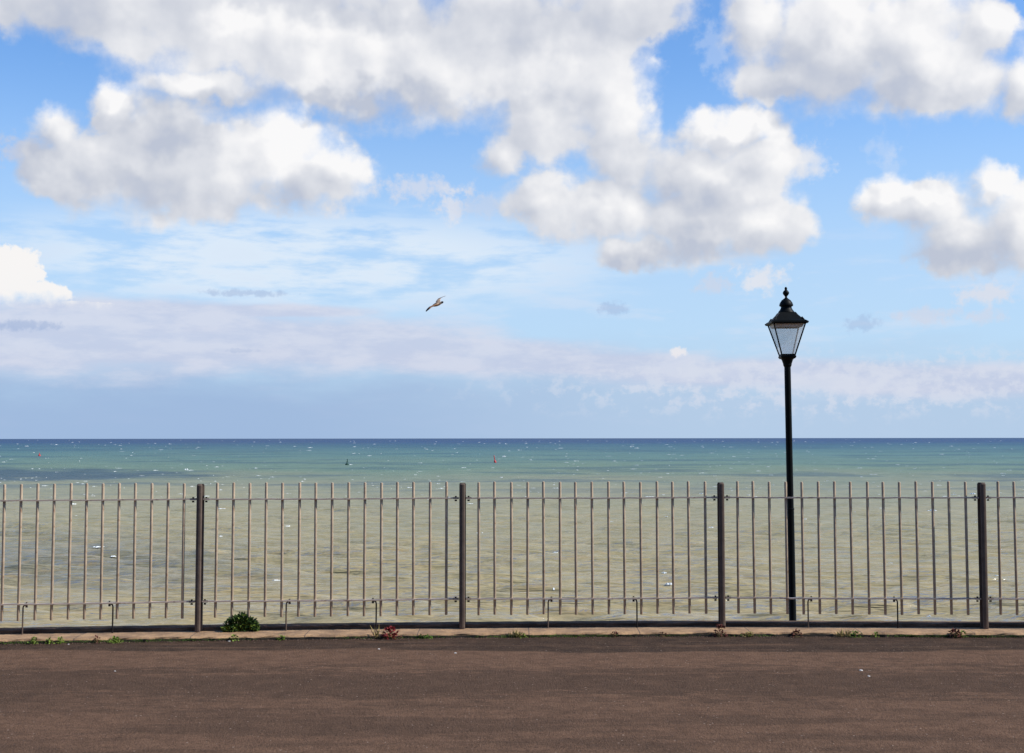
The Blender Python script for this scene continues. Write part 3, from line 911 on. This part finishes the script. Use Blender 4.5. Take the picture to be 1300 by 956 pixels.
# lavender stratus bank on the left
bk = None
for px, py, rx, ry in ((60, 430, 240, 52), (250, 432, 260, 44), (440, 437, 220, 36), (600, 452, 200, 26), (760, 462, 180, 18), (330, 395, 160, 10), (180, 395, 190, 16), (960, 474, 260, 20), (1220, 484, 240, 22)):
    cu, cv = uv(px, py); a, b = 100 / rx, 100 / ry
    L = N.v('LENGTH', N.v('MULTIPLY_ADD', P0, (a, b, 0), (-cu * a, -cv * b, 0)))
    bk = L if bk is None else N.m('SMOOTH_MIN', bk, L, .25)
bn2 = N.noise(N.v('MULTIPLY', P0, (.5, 1.7, 1)), 2.2, 7, .6, '2D')
bd = N.m('ADD', N.m('SUBTRACT', 1.0, bk), N.m('MULTIPLY', N.m('SUBTRACT', bn2, .5), .75))
bcol = N.mix(N.ss(bn2, .35, .65), C(198, 206, 229), C(214, 218, 234))
base = N.mix(N.ss(bd, -.25, .45, 0, .85), base, bcol)
SCR = N.noise(P0, 5.0, 6, .6, '2D')
# dark slivers
for px, py, rx, ry, o_ in ((25, 413, 55, 8, .6), (312, 372, 60, 5, .5), (780, 392, 22, 11, .45), (1095, 410, 26, 12, .4), (305, 445, 26, 3, .3)):
    cu, cv = uv(px, py); a, b = 100 / rx, 100 / ry
    L = N.m('ADD', N.v('LENGTH', N.v('MULTIPLY_ADD', P0, (a, b, 0), (-cu * a, -cv * b, 0))), N.m('MULTIPLY', N.m('SUBTRACT', N.noise(P0, 7, 4, .6, '2D'), .5), 2.2))
    base = N.mix(N.ss(L, 1.1, .3, 0, o_), base, C(160, 180, 216))
# faint ragged scraps of cloud
for px, py, rx, ry, o_, cc in ((530,240,70,17,.7,(218,222,234)), (574,262,17,26,.75,(228,229,236)), (612,262,48,16,.55,(205,214,232)), (24,188,38,18,.8,(196,204,224)), (970,355,34,20,.85,(229,231,238)),
        (908,362,26,13,.75,(205,214,232)), (1252,374,42,15,.8,(222,224,234)), (1180,401,46,12,.7,(210,216,232)), (1256,402,24,12,.6,(212,217,232)), (1024,206,30,26,.6,(226,230,240)), (1120,190,22,16,.25,(220,228,242)), (1135,215,14,22,.25,(220,228,242)), (960,130,22,30,.3,(220,228,242)), (905,60,22,40,.3,(215,226,244))):
    cu, cv = uv(px, py); a, b = 100 / rx, 100 / ry
    L = N.m('ADD', N.v('LENGTH', N.v('MULTIPLY_ADD', P0, (a, b, 0), (-cu * a, -cv * b, 0))), N.m('MULTIPLY', N.m('SUBTRACT', SCR, .5), 2.6))
    base = N.mix(N.ss(L, 1.15, .2, 0, o_), base, C(*cc))
# far row of small cumulus on the right
fn = N.noise(N.v('MULTIPLY', P0, (1.0, 1.25, 1)), 4.2, 7, .62, '2D')
fcu, fcv = uv(1080, 487)
fw_ = N.v('LENGTH', N.v('MULTIPLY', N.v('SUBTRACT', P0, (fcu, fcv, 0)), (.20, 2.1, 0)))
base = N.mix(N.m('MULTIPLY', N.ss(N.m('SUBTRACT', fn, N.m('MULTIPLY', fw_, .16)), .34, .56), N.ss(fw_, 1.25, .4, 0, .65)), base, C(216, 222, 236))
# bright cumulus rising at the left edge behind the bank
lc = None
for px, py, rx, ry in ((15, 345, 42, 34), (45, 372, 45, 16), (-10, 360, 60, 36), (100, 388, 50, 6)):
    cu, cv = uv(px, py); a, b = 100 / rx, 100 / ry
    L = N.v('LENGTH', N.v('MULTIPLY_ADD', P0, (a, b, 0), (-cu * a, -cv * b, 0)))
    lc = L if lc is None else N.m('SMOOTH_MIN', lc, L, .2)
ld = N.m('ADD', N.m('SUBTRACT', 1.0, lc), N.m('MULTIPLY', N.m('SUBTRACT', N.noise(P0, 5.5, 6, .6, '2D'), .5), .9))
cu, cv = uv(0, 384)
base = N.mix(N.m('MULTIPLY', N.ss(ld, 0, .18), N.ss(N.m('ADD', V, N.m('MULTIPLY', N.m('SUBTRACT', SCR, .5), .25)), cv - .06, cv + .16, 0, .95)), base, C(249, 246, 244))
pu, pv = uv(861, 447)
L = N.m('ADD', N.v('LENGTH', N.v('MULTIPLY', N.v('SUBTRACT', P0, (pu, pv, 0)), (9, 15, 0))), N.m('MULTIPLY', N.m('SUBTRACT', N.noise(P0, 9, 3, .6, '2D'), .5), 1.5))
base = N.mix(N.ss(L, 1.2, .5, 0, .8), base, C(240, 236, 238))

# cumulus shading: thickness towards the sun gives lit rims and greyer bodies
lit = N.m('ADD', N.m('MULTIPLY', N.m('SUBTRACT', D1, D2), .6), N.m('MULTIPLY', N.m('SUBTRACT', D, D1), .2))
tn = N.noise(N.v('ADD', P0, (11.3, 2.1, 0)), 1.0, 3, .45, '2D')
tone = N.m('ADD', N.m('ADD', .62, lit), N.m('MULTIPLY', N.m('SUBTRACT', tn, .5), 1.0))
PW = N.v('ADD', P0, N.scale(N.v('SUBTRACT', N.noise(P0, 2.0, 3, .5, '2D', out='Color'), (.5, .5, .5)), 1.0))
# grey hollows and bases
GREY = [(430, 5, 170, 30, .35), (225, 165, 45, 40, .55), (140, 235, 70, 22, .30), (300, 245, 130, 20, .15), (640, 40, 80, 40, .25), (860, 262, 110, 26, .40), (840, 315, 90, 24, .30), (1035, 95, 90, 45, .40), (20, 190, 40, 20, .5), (1230, 305, 90, 25, .25), (350, 130, 120, 14, .3), (70, 15, 80, 40, .4), (740, 70, 50, 60, .2), (560, 240, 70, 30, .4), (560, 140, 150, 20, .3), (450, 125, 110, 18, .3), (230, 262, 150, 16, .15), (860, 325, 140, 22, .22), (1080, 125, 120, 20, .3), (1230, 330, 90, 20, .3), (90, 200, 50, 40, .25)]
for px, py, rx, ry, o_ in GREY:
    cu, cv = uv(px, py); a, b = 100 / rx, 100 / ry
    L = N.v('LENGTH', N.v('MULTIPLY_ADD', PW, (a, b, 0), (-cu * a, -cv * b, 0)))
    tone = N.m('SUBTRACT', tone, N.ss(L, 1.5, .1, 0, o_))
WHITE = [(400, 70, 110, 60, .25), (390, 190, 70, 35, .35), (150, 125, 30, 22, .4), (930, 160, 60, 20, .4), (700, 90, 80, 40, .2), (780, 270, 70, 20, .2), (1160, 40, 90, 50, .2), (1160, 240, 60, 20, .4), (1262, 232, 25, 18, .3), (300, 25, 50, 25, .3)]
for px, py, rx, ry, o_ in WHITE:
    cu, cv = uv(px, py); a, b = 100 / rx, 100 / ry
    L = N.v('LENGTH', N.v('MULTIPLY_ADD', PW, (a, b, 0), (-cu * a, -cv * b, 0)))
    tone = N.m('ADD', tone, N.ss(L, 1.4, .2, 0, o_))
tone = N.m('MULTIPLY', tone, 1.0, clamp=True)
ccol = N.ramp(tone, [(0, lin(190, 197, 213)), (.3, lin(206, 210, 220)), (.6, lin(224, 226, 232)), (1.0, lin(251, 250, 250))])
ccol = N.mix(1.0, ccol, (k, k, k), 'MULTIPLY')
soft = N.noise(P0, 1.3, 2, .5, '2D')
hi = N.ss(soft, .35, .65, .16, .62)
alpha = N.ss(D, -.20, hi)
final = N.mix(N.m('MULTIPLY', alpha, .98), base, ccol)
N.put(bg.inputs['Color'], final)
world.cycles.sampling_method = 'MANUAL'; world.cycles.sample_map_resolution = 512

S.view_settings.view_transform = 'Standard'; S.view_settings.look = 'None'
S.view_settings.exposure = 0; S.view_settings.gamma = 1
S.cycles.max_bounces = 6; S.cycles.transparent_max_bounces = 8
S.cycles.caustics_reflective = False; S.cycles.caustics_refractive = False
